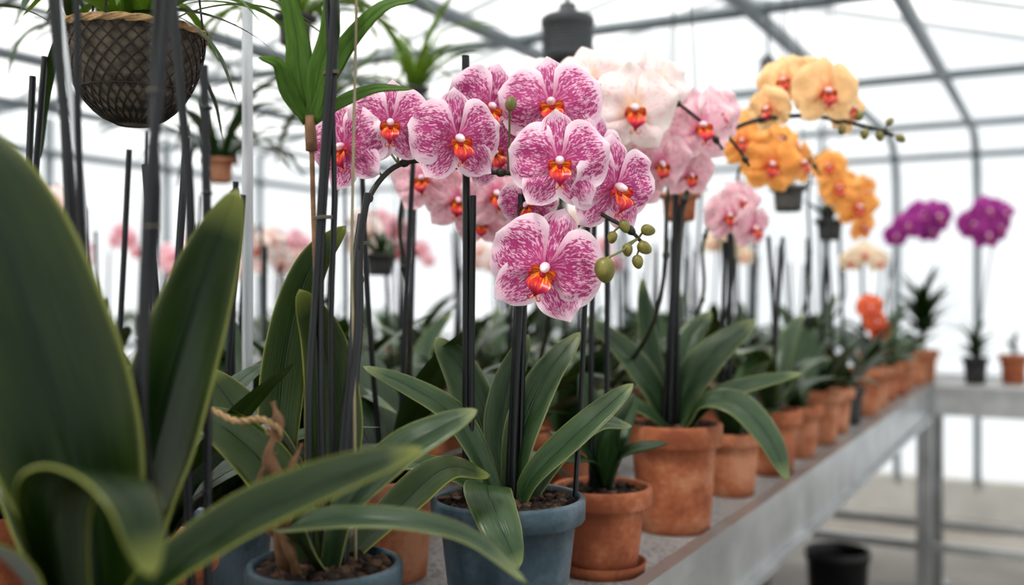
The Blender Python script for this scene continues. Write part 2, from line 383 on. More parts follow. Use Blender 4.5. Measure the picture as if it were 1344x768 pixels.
def spray(parent, stem, flowers, key, buds=(), rs=0.0026, local=False, steps=40, stem_key='stem'):
    mb = MB(); C = catmull(stem, steps)
    mb.tube(C, lambda q: rs*(1-0.45*q), 8, 0)
    for k in range(3, steps, 7):
        a, b = C[k], C[min(k+1, steps)]
        mb.ellipsoid(a, b-a, rs*1.8, rs*1.35, 0, 8, 5)
    for f in flowers:
        pos, face = V(f[0]), V(f[1]).normalized()
        back = pos-face*0.006; n = min(C, key=lambda c: (c-back).length)
        mid = (back-face*0.014).lerp(n, 0.45)
        mb.tube([n, mid, back-face*0.006, back+face*0.004], lambda q: 0.0012+0.0006*q, 6, 1, 10)
        flower(parent, pos, face, f[2], f[3], key, f[4] if len(f) > 4 else None, local)
    for p, d, rl in buds:
        p = V(p); d = V(d).normalized(); n = min(C, key=lambda c: (c-p).length)
        mb.tube([n, n.lerp(p, 0.5)+V((0, 0, 0.003)), p-d*rl*0.8], 0.0011, 6, 1, 6)
        mb.ellipsoid(p, d, rl, rl*0.78, 2, 12, 9)
    if local:
        off = parent.location.copy(); mb.v = [tuple(V(p)+off) for p in mb.v]
    return mb.obj("flower_stem", [stem_key, 'pedicel', 'bud'], parent)

# ------------------------------------------------------------ pots
def pot_mesh(name, mat, r=0.06, h=0.12, rim=0.028, taper=0.70, saucer=False, chunks=120):
    mb = MB(); rb = r*taper; ri = r-0.006
    rr = rb+(r-0.007-rb)*((h-rim)/h)
    prof = [(0.001, 0.0), (rb-0.003, 0.0), (rb, 0.003)]
    for k in range(1, 6): prof.append((rb+(rr-rb)*k/5, 0.003+(h-rim-0.003)*k/5))
    prof += [(rr+0.0005, h-rim), (r-0.0015, h-rim+0.0015), (r, h-rim+0.004), (r+0.0005, h-0.004), (r-0.001, h-0.001), (r-0.003, h), (ri, h-0.001), (ri-0.001, h-0.004), (ri-0.004, h-0.016)]
    mb.lathe(prof, 40, 0)
    rows = []; uvr = []
    for i in range(7):
        q = i/6; rows.append([((ri-0.003)*q*math.cos(2*math.pi*j/30)+0.00001, (ri-0.003)*q*math.sin(2*math.pi*j/30), h-0.016+0.005*(1-q)+0.003*noise.noise(V((q*9, j*0.7, 1)))) for j in range(30)])
        uvr.append([(0, 0)]*30)
    mb.grid(rows, uvr, 1, True)
    for k in range(chunks):
        a = random.random()*6.28; q = math.sqrt(random.random())*(ri-0.007); sz = random.uniform(0.0025, 0.0056)
        R = Matrix.Rotation(random.random()*3, 3, 'X') @ Matrix.Rotation(random.random()*3, 3, 'Z')
        mb.box((q*math.cos(a), q*math.sin(a), h-0.011+random.uniform(0, 0.005)), sz*1.3, sz*.9, sz*0.55, 1 if random.random() < 0.6 else 2, R)
    if saucer:
        mb.lathe([(0.001, 0.004), (rb+0.004, 0.004), (rb+0.009, 0.014), (rb+0.012, 0.014), (rb+0.009, 0.0), (0.001, 0.0)], 36, 0)
    return mb.obj(name, [mat, 'bark', 'chip'], link=False)
def put_pot(parent, mat, **kw):
    me = pot_mesh("pot", mat, **kw); return inst("pot", me, parent)

# ------------------------------------------------------------ generic leaf clusters
def cluster_mesh(name, mat, seed, n=7, Lr=(0.15, 0.25), hw=(0.019, 0.030), up=0.95):
    random.seed(seed); mb = MB()
    for k in range(n):
        ln = random.uniform(*Lr); w = random.uniform(*hw)
        az = (math.pi if k % 2 else 0)+random.uniform(-0.75, 0.75)
        el = random.uniform(0.45, 1.4)*up
        d = V((math.cos(az), math.sin(az), 0)); z = V((0, 0, 1))
        b0 = d*0.006; pts = [b0]; cur = b0.copy(); e = el; st = ln/5
        droop = random.uniform(0.08, 0.30)
        for q in range(5):
            cur = cur+(d*math.cos(e)+z*math.sin(e))*st; pts.append(cur.copy()); e -= droop*(1.0+0.15*q)
        n0 = z*math.cos(el)-d*math.sin(el)
        mb.leaf(pts, w, n0+z*0.15, z+n0*0.3, fold=0.3, nv=16, nu=7, wave=0.03)
    return mb.obj(name, [mat], link=False)
CL = [cluster_mesh("leaf_rosette_%d" % k, ['leaf_dark', 'leaf_mid', 'leaf_dark', 'leaf_mid', 'leaf_dark', 'leaf_silver'][k % 6], 100+k, n=[8, 9, 7, 10, 8, 8][k % 6]) for k in range(8)]
random.seed(77)
POTS = [pot_mesh("pot_shared_%d" % k, mt, r=r, h=h, rim=rm, chunks=40) for k, (mt, r, h, rm) in enumerate([
    ('terra', 0.060, 0.125, 0.028), ('terra', 0.055, 0.11, 0.024), ('terra', 0.066, 0.135, 0.032), ('blue', 0.062, 0.115, 0.022), ('dark', 0.05, 0.10, 0.018)])]
POTH = [0.125, 0.11, 0.135, 0.115, 0.10]

def generic(s, t, pk=0, ck=0, key=None, stakes=1, h=0.45, rz=None, base=BT, scale=1.0, arch=None, nfl=5, fr=0.04, name="potted_orchid", sr=.0034):
    e = empty(name, W(s, t, base)); ph = POTH[pk]
    inst("pot", POTS[pk], e, rot=(0, 0, random.random()*6))
    inst("leaves", CL[ck % len(CL)], e, (0, 0, ph-0.012), (0, 0, random.random()*6.28 if rz is None else rz), scale)
    mb = MB(); o = e.location
    for k in range(stakes):
        a = random.random()*6.28; b0 = o+V((0.015*math.cos(a), 0.015*math.sin(a), ph-0.03))
        top = b0+V((random.uniform(-0.03, 0.03), random.uniform(-0.03, 0.03), h*random.uniform(0.85, 1.15)))
        mb.tube([b0, b0.lerp(top, 0.5)+V((random.uniform(-.006, .006), 0, 0)), top], sr, 6, 0, 6)
    if stakes: mb.obj("stake", ['stake'], e)
    if key:
        a = random.random()*6.28 if arch is None else arch
        d = V((math.cos(a), math.sin(a), 0)); z = V((0, 0, 1))
        p0 = V((0, 0, ph-0.02))
        st = [p0, p0+z*h*0.5+d*0.005, p0+z*h*0.9+d*0.02, p0+z*h*1.05+d*0.08, p0+z*h*1.03+d*0.16, p0+z*h*0.93+d*0.22]
        C = catmull(st, 40); fl = []
        for k in range(nfl):
            c = C[24+int(15*k/max(1, nfl-1))]; side = 1 if k % 2 else -1
            fc = V((-0.25, -1, -0.1))+V((random.uniform(-.4, .4), 0, random.uniform(-.2, .1)))
            pp = c+V((fc.x*0.02, -0.025, -0.01+0.018*side))
            fl.append((pp, fc, random.uniform(-12, 12), fr*random.uniform(0.9, 1.1)))
        spray(e, st, fl, key, buds=[(C[40]+V((0, 0, -.012)), (0.3, 0, -1), 0.007)], local=True)
    return e

# ------------------------------------------------------------ greenhouse shell
def slab(name, pts, th, mat):
    mb = MB(); n = len(pts); a = [V(p) for p in pts]; b2 = [p+V(th) for p in a]
    mb.poly(a); mb.poly(list(reversed(b2)))
    for i in range(n): mb.poly([a[i], b2[i], b2[(i+1) % n], a[(i+1) % n]])
    return mb.obj(name, [mat], smooth=False)
def sheet(name, polys, mat):
    mb = MB()
    for p in polys: mb.poly([V(q) for q in p])
    return mb.obj(name, [mat], smooth=False)
S0, S1, T0, T1 = -3.2, 4.8, -1.7, 4.3; TR = 1.3; ZE, ZR = 2.12, 2.95
slab("floor", [W(S0-.2, T0-.2, 0), W(S1+.2, T0-.2, 0), W(S1+.2, T1+.2, 0), W(S0-.2, T1+.2, 0)], (0, 0, -0.1), 'floor')
sheet("wall_back", [[W(S1, T0, 0.2), W(S1, T0, ZE), W(S1, TR, ZR), W(S1, T1, ZE), W(S1, T1, 0.2)]], 'glaze')
sheet("wall_front", [[W(S0, T0, 0.2), W(S0, T0, ZE), W(S0, TR, ZR), W(S0, T1, ZE), W(S0, T1, 0.2)]], 'glaze')
sheet("wall_left", [[W(S0, T1, 0.2), W(S1, T1, 0.2), W(S1, T1, ZE), W(S0, T1, ZE)]], 'glaze')
sheet("wall_right", [[W(S0, T0, 0.2), W(S1, T0, 0.2), W(S1, T0, ZE), W(S0, T0, ZE)]], 'glaze')
sheet("ceiling", [[W(S0, T0, ZE), W(S1, T0, ZE), W(S1, TR, ZR), W(S0, TR, ZR)], [W(S0, TR, ZR), W(S1, TR, ZR), W(S1, T1, ZE), W(S0, T1, ZE)]], 'glaze')
for nm, a, b2 in (("back", W(S1, T0, .1), W(S1, T1, .1)), ("front", W(S0, T0, .1), W(S0, T1, .1)), ("left", W(S0, T1, .1), W(S1, T1, .1)), ("right", W(S0, T0, .1), W(S1, T0, .1))):
    mb = MB(); mb.beam(a, b2, 0.12, 0.2); mb.obj("baseboard_"+nm, ['curb'], smooth=False)
mb = MB(); beams_t = (-0.83, -0.03, 0.37, 1.17, 1.97, 2.77, 3.57)
for i in range(-4, 14):
    t = 0.37+0.4*(i-3)
    if t < T0+0.05 or t > T1-0.05: continue
    full = any(abs(t-b_) < 0.02 for b_ in beams_t)
    if full:
        mb.tube([W(4.72, t, 0.2), W(4.72, t, 1.0), W(4.72, t, 1.6), W(4.69, t, 1.83), W(4.58, t, 1.97), W(4.38, t, 2.02), W(4.0, t, 2.02), W(3.0, t, 2.02)], 0.018, 10, 0, 40)
        mb.beam(W(3.05, t, 2.02), W(S0, t, 2.02), 0.030, 0.036)
    else:
        mb.tube([W(4.72, t, 0.2), W(4.72, t, 2.15)], 0.013, 8, 0, 2)
for s in (4.43, 3.15, 1.87, 0.59, -0.7, -2.0): mb.beam(W(s, T0, 2.05), W(s, T1, 2.05), 0.03, 0.03)
for z in (0.75, 1.93): mb.beam(W(4.74, T0, z), W(4.74, T1, z), 0.02, 0.03)
for z in (0.9, 1.93): mb.beam(W(S0, T1-.05, z), W(S1, T1-.05, z), 0.03, 0.035)
s = S0
while s < S1:
    mb.beam(W(s, T1-.04, 0.2), W(s, T1-.04, ZE), 0.03, 0.03); mb.beam(W(s, T0+.04, 0.2), W(s, T0+.04, ZE), 0.03, 0.03); s += 0.8
mb.obj("greenhouse_frame", ['frame'])
mb = MB(); s = S0+0.2
while s < S1:
    mb.beam(W(s, T0, ZE-.015), W(s, TR, ZR-.015), 0.022, 0.03); mb.beam(W(s, TR, ZR-.015), W(s, T1, ZE-.015), 0.022, 0.03); s += 0.64
for q in (0.33, 0.66): mb.beam(W(S0, T0+(TR-T0)*q, ZE+(ZR-ZE)*q-.03), W(S1, T0+(TR-T0)*q, ZE+(ZR-ZE)*q-.03), 0.03, 0.03); mb.beam(W(S0, T1+(TR-T1)*q, ZE+(ZR-ZE)*q-.03), W(S1, T1+(TR-T1)*q, ZE+(ZR-ZE)*q-.03), 0.03, 0.03)
mb.beam(W(S0, TR, ZR-.03), W(S1, TR, ZR-.03), 0.05, 0.05)
mb.obj("roof_glazing_bars", ['bar'], smooth=False)

# ------------------------------------------------------------ benches
def bench(name, s0, s1, t0, t1, legs):
    e = empty(name, W((s0+s1)/2, (t0+t1)/2, 0))
    def bx(mb, a, b2, c, d2, z0, z1, mi=0):
        pts = [W(a, c, z0), W(b2, c, z0), W(b2, d2, z0), W(a, d2, z0)]; q = [p+V((0, 0, z1-z0)) for p in pts]
        mb.poly(pts, mi); mb.poly(list(reversed(q)), mi)
        for i in range(4): mb.poly([pts[i], q[i], q[(i+1) % 4], pts[(i+1) % 4]], mi)
    mb = MB(); bx(mb, s0+.02, s1-.02, t0+.02, t1-.02, BT-0.012, BT, 0); mb.obj("top_sheet", ['bench'], e, smooth=False)
    mb = MB()
    for (c, d2, sg) in ((t0, t0+0.022, 1), (t1-0.022, t1, -1)):
        bx(mb, s0, s1, c, d2, BT-0.016, BT+0.008)
        f0, f1 = (c+.005, c+0.009) if sg > 0 else (d2-0.009, d2-.005)
        bx(mb, s0, s1, f0, f1, BT-0.10, BT-0.016)
        bx(mb, s0, s1, (c-0.010) if sg > 0 else c, d2 if sg > 0 else d2+0.010, BT-0.112, BT-0.10)
    for (c, d2, sg) in ((s0, s0+0.022, 1), (s1-0.022, s1, -1)):
        bx(mb, c, d2, t0, t1, BT-0.016, BT+0.0075); f0, f1 = (c+.005, c+0.009) if sg > 0 else (d2-0.009, d2-.005)
        bx(mb, f0, f1, t0, t1, BT-0.10, BT-0.016)
    o = mb.obj("edge_rail", ['alu'], e, smooth=False)
    bv = o.modifiers.new("bevel", 'BEVEL'); bv.width = 0.0025; bv.segments = 2
    mb = MB(); n = int((s1-s0)/0.6)
    for i in range(n+1):
        s = s0+0.05+(s1-s0-0.1)*i/max(1, n); mb.beam(W(s, t0+.02, BT-.035), W(s, t1-.02, BT-.035), 0.03, 0.045)
    mb.obj("cross_bearers", ['alu'], e, smooth=False)
    mb = MB()
    for (s, t) in legs:
        mb.beam(W(s, t, 0.012), W(s, t, BT-0.05), 0.05, 0.05)
        p = W(s, t, 0.006); mb.box(p, 0.045, 0.045, 0.006, 0)
    ss = sorted(set(l[0] for l in legs))
    for s in ss:
        ts = [l[1] for l in legs if l[0] == s]
        if len(ts) > 1: mb.beam(W(s, min(ts), 0.25), W(s, max(ts), 0.25), 0.03, 0.03)
    mb.obj("legs", ['alu'], e, smooth=False)
    return e
bench("display_bench", -1.9, 2.85, 0.0, 1.75, [(s, t) for s in (-1.6, 0.0, 1.4, 2.6) for t in (0.55, 1.6)])
bench("display_bench", 2.86, 3.42, -1.45, 1.75, [(s, t) for s in (2.93, 3.35) for t in (-1.35, 0.03, 1.6)])
bench("display_bench", -1.9, 3.6, 2.45, 3.6, [(s, t) for s in (-1.6, 0.8, 3.3) for t in (2.55, 3.5)])

# ------------------------------------------------------------ HERO plants
A = empty("potted_orchid", V((-0.25, 0.625, BT))); put_pot(A, 'terra', r=0.062, h=0.12)
mb = MB()
mb.leaf([(-.248, .62, .965), (-.252, .62, 1.04), (-.262, .615, 1.10), (-.280, .61, 1.165), (-.302, .61, 1.228), (-.330, .62, 1.275), (-.352, .63, 1.300)], 0.049, (0.25, -1, 0.1), (0.1, -1, 0.1), fold=0.45, base=0.42, nv=44, nu=15)
mb.leaf([(-.246, .64, .965), (-.243, .66, 1.03), (-.240, .685, 1.085), (-.2275, .70, 1.15), (-.211, .71, 1.215), (-.190, .71, 1.272)], 0.036, (-0.3, -1, 0.1), (-0.2, -1, 0.1), fold=0.55, base=0.5, nv=44, nu=15, camber=.2)
mb.leaf([(-.252, .61, .965), (-.252, .57, 1.045), (-.236, .53, 1.096), (-.206, .505, 1.110), (-.178, .48, 1.102), (-.163, .465, 1.070)], 0.021, (0.1, 0.7, 0.7), (-0.3, 0.2, 1), fold=0.25, nv=40, nu=13, base=0.6)
mb.leaf([(-.245, .61, .970), (-.215, .605, 1.022), (-.166, .60, 1.060), (-.121, .59, 1.084), (-.086, .585, 1.099), (-.050, .58, 1.111)], 0.020, (-0.25, -0.75, 0.7), (-.1, -0.55, 0.8), fold=0.5, nv=44, nu=13)
mb.leaf([(-.26, .61, .965), (-.272, .57, 1.04), (-.290, .53, 1.075), (-.315, .50, 1.075), (-.335, .48, 1.05)], 0.03, (0.2, -0.4, 0.9), (-0.3, -0.1, 0.9), fold=0.3, nv=36, nu=13)
mb.leaf([(-.262, .64, .965), (-.285, .66, 1.03), (-.32, .68, 1.08), (-.37, .70, 1.10)], 0.03, (0.3, -0.5, 0.8), (0, -0.5, 0.9), fold=0.3, nv=36, nu=13)
mb.leaf([(-.235, .60, .965), (-.215, .56, 1.00), (-.19, .53, 1.015), (-.16, .50, 1.0)], 0.02, (-0.2, -0.4, 0.9), (0.1, -0.3, 0.9), nv=30, nu=11)
mb.obj("leaves", ['leaf_hero'], A, solid=0.0014)
# --- B: small pot with main flowering spray
B = empty("potted_orchid", V((-0.15, 0.82, BT))); put_pot(B, 'blue', r=0.062, h=0.135, rim=0.022, chunks=260)
mb = MB()
mb.leaf([(-.15, .81, .975), (-.162, .77, 1.015), (-.157, .73, 1.033), (-.1157, .71, 1.043), (-.0688, .70, 1.0435), (-.027, .695, 1.033), (.010, .69, 1.004)], 0.0135, (-.1, -0.5, 0.9), (0.3, -0.4, 0.9), fold=0.35, nv=44, nu=11)
mb.leaf([(-.145, .82, .975), (-.13, .81, 1.03), (-.09, .80, 1.073), (-.058, .80, 1.093), (-.027, .80, 1.108)], 0.022, (-0.4, -0.7, 0.6), (-0.3, -0.6, 0.8), fold=0.3, nv=40, nu=11)
mb.obj("leaves_lower", ['leaf_silver'], B, solid=0.0013)
mb = MB()
mb.leaf([(-.15, .84, .975), (-.156, .87, 1.03), (-.156, .89, 1.095), (-.166, .90, 1.156), (-.185, .89, 1.203)], 0.027, (0.5, -1, 0.1), (0.3, -1, 0), fold=0.4, nv=40, nu=13)
mb.leaf([(-.17, .86, .975), (-.205, .91, 1.04), (-.212, .94, 1.104), (-.203, .95, 1.175), (-.184, .95, 1.228), (-.154, .95, 1.262)], 0.022, (0.1, -1, 0.2), (0.2, -1, 0.1), fold=0.3, nv=40, nu=13)
mb.leaf([(-.16, .83, .975), (-.19, .84, 1.04), (-.24, .86, 1.085), (-.29, .87, 1.10)], 0.024, (0.2, -0.8, 0.7), (0, -0.5, 0.9), fold=0.3, nv=30, nu=11)
mb.leaf([(-.14, .85, .975), (-.10, .90, 1.01), (-.06, .93, 1.04), (-.02, .95, 1.03)], 0.022, (-0.2, -0.5, 0.8), (0, -0.5, 0.9), fold=0.3, nv=30, nu=11)
mb.leaf([(-.165, .85, .975), (-.20, .89, 1.03), (-.245, .93, 1.085), (-.285, .95, 1.13)], 0.028, (0.2, -0.9, 0.4), (0, -0.7, 0.7), fold=0.3, nv=30, nu=11)
mb.obj("leaves_upright", ['leaf_hero'], B, solid=0.0013)
stem = [(-.150, .83, .975), (-.142, .86, 1.03), (-.139, .90, 1.082), (-.140, .93, 1.16), (-.141, .955, 1.238), (-.139, .98, 1.285), (-.121, 1.0, 1.318), (-.095, 1.01, 1.330), (-.06, 1.015, 1.327), (-.03, 1.015, 1.320), (.0, 1.015, 1.318), (.03, 1.015, 1.312), (.06, 1.01, 1.297), (.09, 1.0, 1.275), (.113, .995, 1.262), (.125, .995, 1.250)]
FLW = [((.045, .970, 1.324), (0.0, -1, -0.02), 0, 0.0505, 0),
       ((.032, .985, 1.224), (-0.12, -1, -0.12), -20, 0.059, 1),
       ((.101, .995, 1.302), (0.60, -1, -0.15), -4, 0.052, 2),
       ((-.052, .985, 1.348), (0.40, -1, -0.15), 6, 0.049, 3),
       ((-.116, .980, 1.362), (0.05, -1, -0.05), 0, 0.043, 4),
       ((-.162, .985, 1.340), (-0.55, -1, -0.15), 14, 0.045, 5),
       ((-.022, 1.045, 1.389), (0.30, -1, -0.05), -18, 0.049, 2),
       ((.040, 1.045, 1.392), (-0.05, -1, 0.12), 6, 0.056, 4),
       ((-.145, 1.02, 1.368), (-0.3, -1, 0.2), -8, 0.038, 3),
       ((-.02, 1.05, 1.345), (0.4, -1, -0.2), 20, 0.040, 0),
       ((.085, 1.045, 1.345), (0.5, -1, 0.1), -20, 0.042, 3),
       ((.015, 1.04, 1.290), (-0.3, -1, -0.3), 10, 0.032, 5)]
buds = [((.109, .99, 1.264), (0.4, 0, -1), .0068), ((.131, .985, 1.260), (1, 0, -0.2), .0072), ((.1275, .985, 1.243), (0.9, 0, -0.6), .0078), ((.111, .985, 1.241), (0.1, 0, -1), .0066), ((.121, .985, 1.2295), (0.2, 0, -1), .0070), ((.0965, .985, 1.253), (-0.2, 0, -1), .0062), ((.087, .958, 1.221), (0.1, 0, -1), .0125), ((-.001, .970, 1.379), (0.2, 0, 1), .0072)]
spray(B, stem, FLW, 'pink', buds, rs=0.0033, steps=70)
def stake_obj(parent, name, lines, mat='stake'):
    mb = MB()
    for pts, r in lines: mb.tube(pts, r, 8, 0, 14)
    return mb.obj(name, [mat], parent)
stake_obj(B, "stakes", [
    ([(-.150, .83, .95), (-.157, .84, 1.10), (-.160, .86, 1.25), (-.152, .87, 1.38), (-.150, .87, 1.47)], .0034),
    ([(-.160, .82, .95), (-.165, .83, 1.10), (-.163, .85, 1.20), (-.158, .86, 1.32), (-.148, .86, 1.46)], .0030),
    ([(-.145, .84, .95), (-.149, .85, 1.08), (-.152, .86, 1.18), (-.151, .87, 1.30), (-.158, .87, 1.47)], .0024),
    ([(-.138, .83, .95), (-.135, .86, 1.09), (-.134, .90, 1.17), (-.137, .92, 1.24), (-.131, .93, 1.29)], .0032),
    ([(-.146, .82, .95), (-.142, .84, 1.06), (-.136, .87, 1.16), (-.139, .90, 1.22), (-.136, .92, 1.27)], .0026),
    ([(-.132, .81, .95), (-.134, .82, 1.06), (-.128, .84, 1.16), (-.129, .86, 1.235)], .0024)])
stake_obj(B, "bamboo_cane", [([(-.128, .84, .95), (-.131, .85, 1.14), (-.136, .87, 1.24), (-.133, .88, 1.48)], .0013)], 'bamboo')
mb = MB()
for p, r in (((-.153, .866, 1.385), .0065), ((-.158, .856, 1.262), .0075), ((-.137, .905, 1.17), .006), ((-.140, .955, 1.245), .006)):
    for dz in (0, .0015): mb.tube([V(p)+V((r*math.cos(a*.785), r*math.sin(a*.785), dz+.0006*math.sin(a))) for a in range(9)], .0007, 5, 0)
mb.obj("ties", ['tie'], B)
mb = MB()
mb.tube([(-.175, .82, .97), (-.180, .79, 1.01), (-.170, .78, 1.045), (-.183, .77, 1.075), (-.176, .77, 1.10), (-.180, .77, 1.118)], lambda q: .0065*(1-.55*q)+.0015*math.sin(q*25), 9, 0, 36)
mb.tube([(-.165, .80, .97), (-.170, .78, 1.005), (-.182, .775, 1.03), (-.170, .77, 1.06), (-.160, .78, 1.085)], lambda q: .0045*(1-.6*q)+.001*math.sin(q*31), 8, 0, 30)
mb.tube([(-.18, .79, 1.01), (-.195, .78, 1.03), (-.19, .77, 1.06), (-.178, .77, 1.08)], lambda q: .0028*(1-.4*q), 7, 0, 20)
mb.obj("driftwood_support", ['wood'], B)
mb = MB()
rp = catmull([(-.26, .82, 1.105), (-.235, .80, 1.108), (-.21, .78, 1.102), (-.19, .775, 1.104), (-.174, .765, 1.098), (-.178, .78, 1.088), (-.186, .775, 1.096)], 90)
for ph in (0, 3.14):
    mb.tube([p+V((0, .0014*math.cos(i*.7+ph), .0014*math.sin(i*.7+ph))) for i, p in enumerate(rp)], .0016, 6, 0)
mb.obj("rope", ['rope'], B)

# --- C: blue pot centre
C_ = empty("potted_orchid", V((-0.004, 1.06, BT))); put_pot(C_, 'blue', r=0.080, h=0.140, rim=0.026, taper=0.72, chunks=320)
mb = MB(); z0 = .972
mb.leaf([(.0, 1.06, z0), (.010, 1.06, 1.05), (.036, 1.07, 1.112), (.072, 1.08, 1.158)], 0.023, (-0.5, -0.9, 0.4), (-0.4, -0.8, 0.6), fold=0.4, nv=34, nu=11)
mb.leaf([(.006, 1.05, z0), (.022, 1.04, 1.012), (.062, 1.03, 1.054), (.097, 1.03, 1.086), (.122, 1.03, 1.108)], 0.0185, (-0.4, -0.7, 0.7), (-0.3, -0.7, 0.7), fold=0.4, nv=34, nu=11)
mb.leaf([(-.012, 1.05, z0), (-.034, 1.05, 1.03), (-.062, 1.05, 1.075), (-.105, 1.05, 1.103), (-.153, 1.05, 1.124)], 0.0175, (0.4, -0.7, 0.7), (0.1, -0.7, 0.8), fold=0.4, nv=34, nu=11)
mb.leaf([(-.008, 1.04, z0), (-.022, 1.01, 1.008), (-.022, .97, 1.008), (-.008, .935, .980), (.006, .925, .950)], 0.0245, (0, -0.3, 1), (0.2, -1, 0.3), fold=0.15, nv=34, nu=13, base=0.65)
mb.leaf([(-.01, 1.08, z0), (-.028, 1.11, 1.04), (-.055, 1.13, 1.11), (-.085, 1.14, 1.15)], 0.026, (0.3, -1, 0.3), (0.2, -0.8, 0.6), fold=0.3, nv=30, nu=11)
mb.leaf([(.0, 1.07, z0), (-.012, 1.09, 1.04), (-.005, 1.1, 1.10), (.018, 1.11, 1.155)], 0.020, (0.1, -1, 0.1), (0.1, -1, 0.3), fold=0.3, nv=30, nu=11)
mb.leaf([(.012, 1.07, z0), (.05, 1.09, 1.03), (.09, 1.1, 1.06), (.13, 1.11, 1.055)], 0.020, (-0.3, -0.6, 0.8), (0, -0.4, 0.9), fold=0.3, nv=30, nu=11)
mb.leaf([(-.014, 1.05, z0), (-.05, 1.03, 1.012), (-.09, 1.02, 1.03), (-.125, 1.02, 1.025)], 0.016, (0.3, -0.5, 0.8), (0, -0.4, 0.9), fold=0.3, nv=30, nu=11)
mb.obj("leaves", ['leaf_silver'], C_, solid=0.0013)
stake_obj(C_, "stakes", [([(-.048, 1.06, .96), (-.047, 1.06, 1.2), (-.048, 1.06, 1.445)], .0040), ([(-.042, 1.055, .96), (-.042, 1.055, 1.12), (-.040, 1.055, 1.30)], .0034),
    ([(.0, 1.05, .96), (.004, 1.05, 1.1), (.008, 1.045, 1.20), (.010, 1.04, 1.30)], .0040), ([(.008, 1.06, .96), (.010, 1.06, 1.1), (.014, 1.06, 1.24)], .0034), ([(-.006, 1.055, .96), (.002, 1.055, 1.12), (.009, 1.055, 1.27)], .0030),
    ([(.065, 1.08, .96), (.074, 1.09, 1.1), (.082, 1.1, 1.28)], .0028)])
# --- D: small terracotta
Dp = empty("potted_orchid", V((.113, 1.289, BT))); put_pot(Dp, 'terra', r=0.063, h=0.108, rim=0.026, saucer=True, chunks=120)
mb = MB(); z0 = .945
for tip, hw in (((.185, 1.22, 1.02), .022), ((.045, 1.24, 1.03), .02), ((.15, 1.25, 1.075), .02), ((.09, 1.33, 1.10), .02), ((.16, 1.33, 1.06), .022), ((.06, 1.21, 1.0), .018)):
    b0 = V((.113, 1.289, z0)); tp = V(tip); md = b0.lerp(tp, .5)+V((0, 0, .025))
    mb.leaf([b0, b0.lerp(md, .5)+V((0, 0, .012)), md, tp], hw, (b0-tp).normalized()*0.4+V((0, -.4, .9)), (0, -.4, .9), nv=24, nu=9, fold=.3)
mb.obj("leaves", ['leaf_mid'], Dp, solid=.0012)
stake_obj(Dp, "stakes", [([(.10, 1.29, .94), (.10, 1.29, 1.15), (.105, 1.29, 1.33)], .0034), ([(.118, 1.29, .94), (.12, 1.29, 1.15), (.118, 1.28, 1.36)], .0034)])
# --- E: terracotta with yellow spray
E = empty("potted_orchid", V((.24, 1.517, BT))); put_pot(E, 'terra', r=0.071, h=0.158, rim=0.034, taper=.74, chunks=120)
mb = MB(); z0 = .995
mb.leaf([(.24, 1.52, z0), (.262, 1.52, 1.06), (.305, 1.52, 1.115), (.362, 1.52, 1.160)], .032, (-.4, -.8, .6), (-.3, -.7, .7), nv=30, nu=11, fold=.35)
mb.leaf([(.25, 1.50, z0), (.29, 1.48, 1.045), (.345, 1.46, 1.07), (.41, 1.45, 1.086)], .020, (-.3, -.6, .8), (-.1, -.5, .9), nv=30, nu=11, fold=.3)
mb.leaf([(.23, 1.52, z0), (.205, 1.52, 1.06), (.165, 1.52, 1.115), (.108, 1.52, 1.165)], .028, (.4, -.8, .6), (.3, -.7, .7), nv=30, nu=11, fold=.3)
mb.leaf([(.25, 1.49, z0), (.275, 1.46, 1.043), (.315, 1.43, 1.043), (.352, 1.40, 1.0), (.372, 1.38, .945)], .030, (0, -.4, 1), (.4, -.8, .4), nv=30, nu=11, fold=.25)
mb.leaf([(.235, 1.53, z0), (.218, 1.55, 1.07), (.205, 1.56, 1.15), (.198, 1.56, 1.222)], .017, (.3, -1, .2), (.2, -1, .3), nv=30, nu=9, fold=.3)
mb.leaf([(.23, 1.50, z0), (.19, 1.48, 1.03), (.14, 1.47, 1.05), (.10, 1.46, 1.04)], .020, (.2, -.5, .8), (0, -.5, .9), nv=30, nu=9, fold=.3)
mb.leaf([(.245, 1.53, z0), (.255, 1.56, 1.07), (.275, 1.58, 1.13), (.31, 1.59, 1.17)], .024, (-.2, -1, .2), (-.2, -1, .3), nv=30, nu=9, fold=.3)
mb.obj("leaves", ['leaf_silver'], E, solid=.0013)
stake_obj(E, "stakes", [([(.232, 1.51, .98), (.238, 1.51, 1.2), (.243, 1.51, 1.41)], .0048), ([(.245, 1.515, .98), (.245, 1.515, 1.2), (.25, 1.51, 1.33)], .0036), ([(.222, 1.515, .98), (.236, 1.515, 1.2), (.237, 1.51, 1.27)], .003)])
ys = [(.24, 1.52, .99), (.238, 1.515, 1.15), (.248, 1.51, 1.30), (.262, 1.505, 1.36), (.285, 1.50, 1.405), (.322, 1.50, 1.438), (.367, 1.50, 1.454), (.434, 1.50, 1.459), (.49, 1.50, 1.450), (.53, 1.50, 1.440), (.558, 1.50, 1.430)]
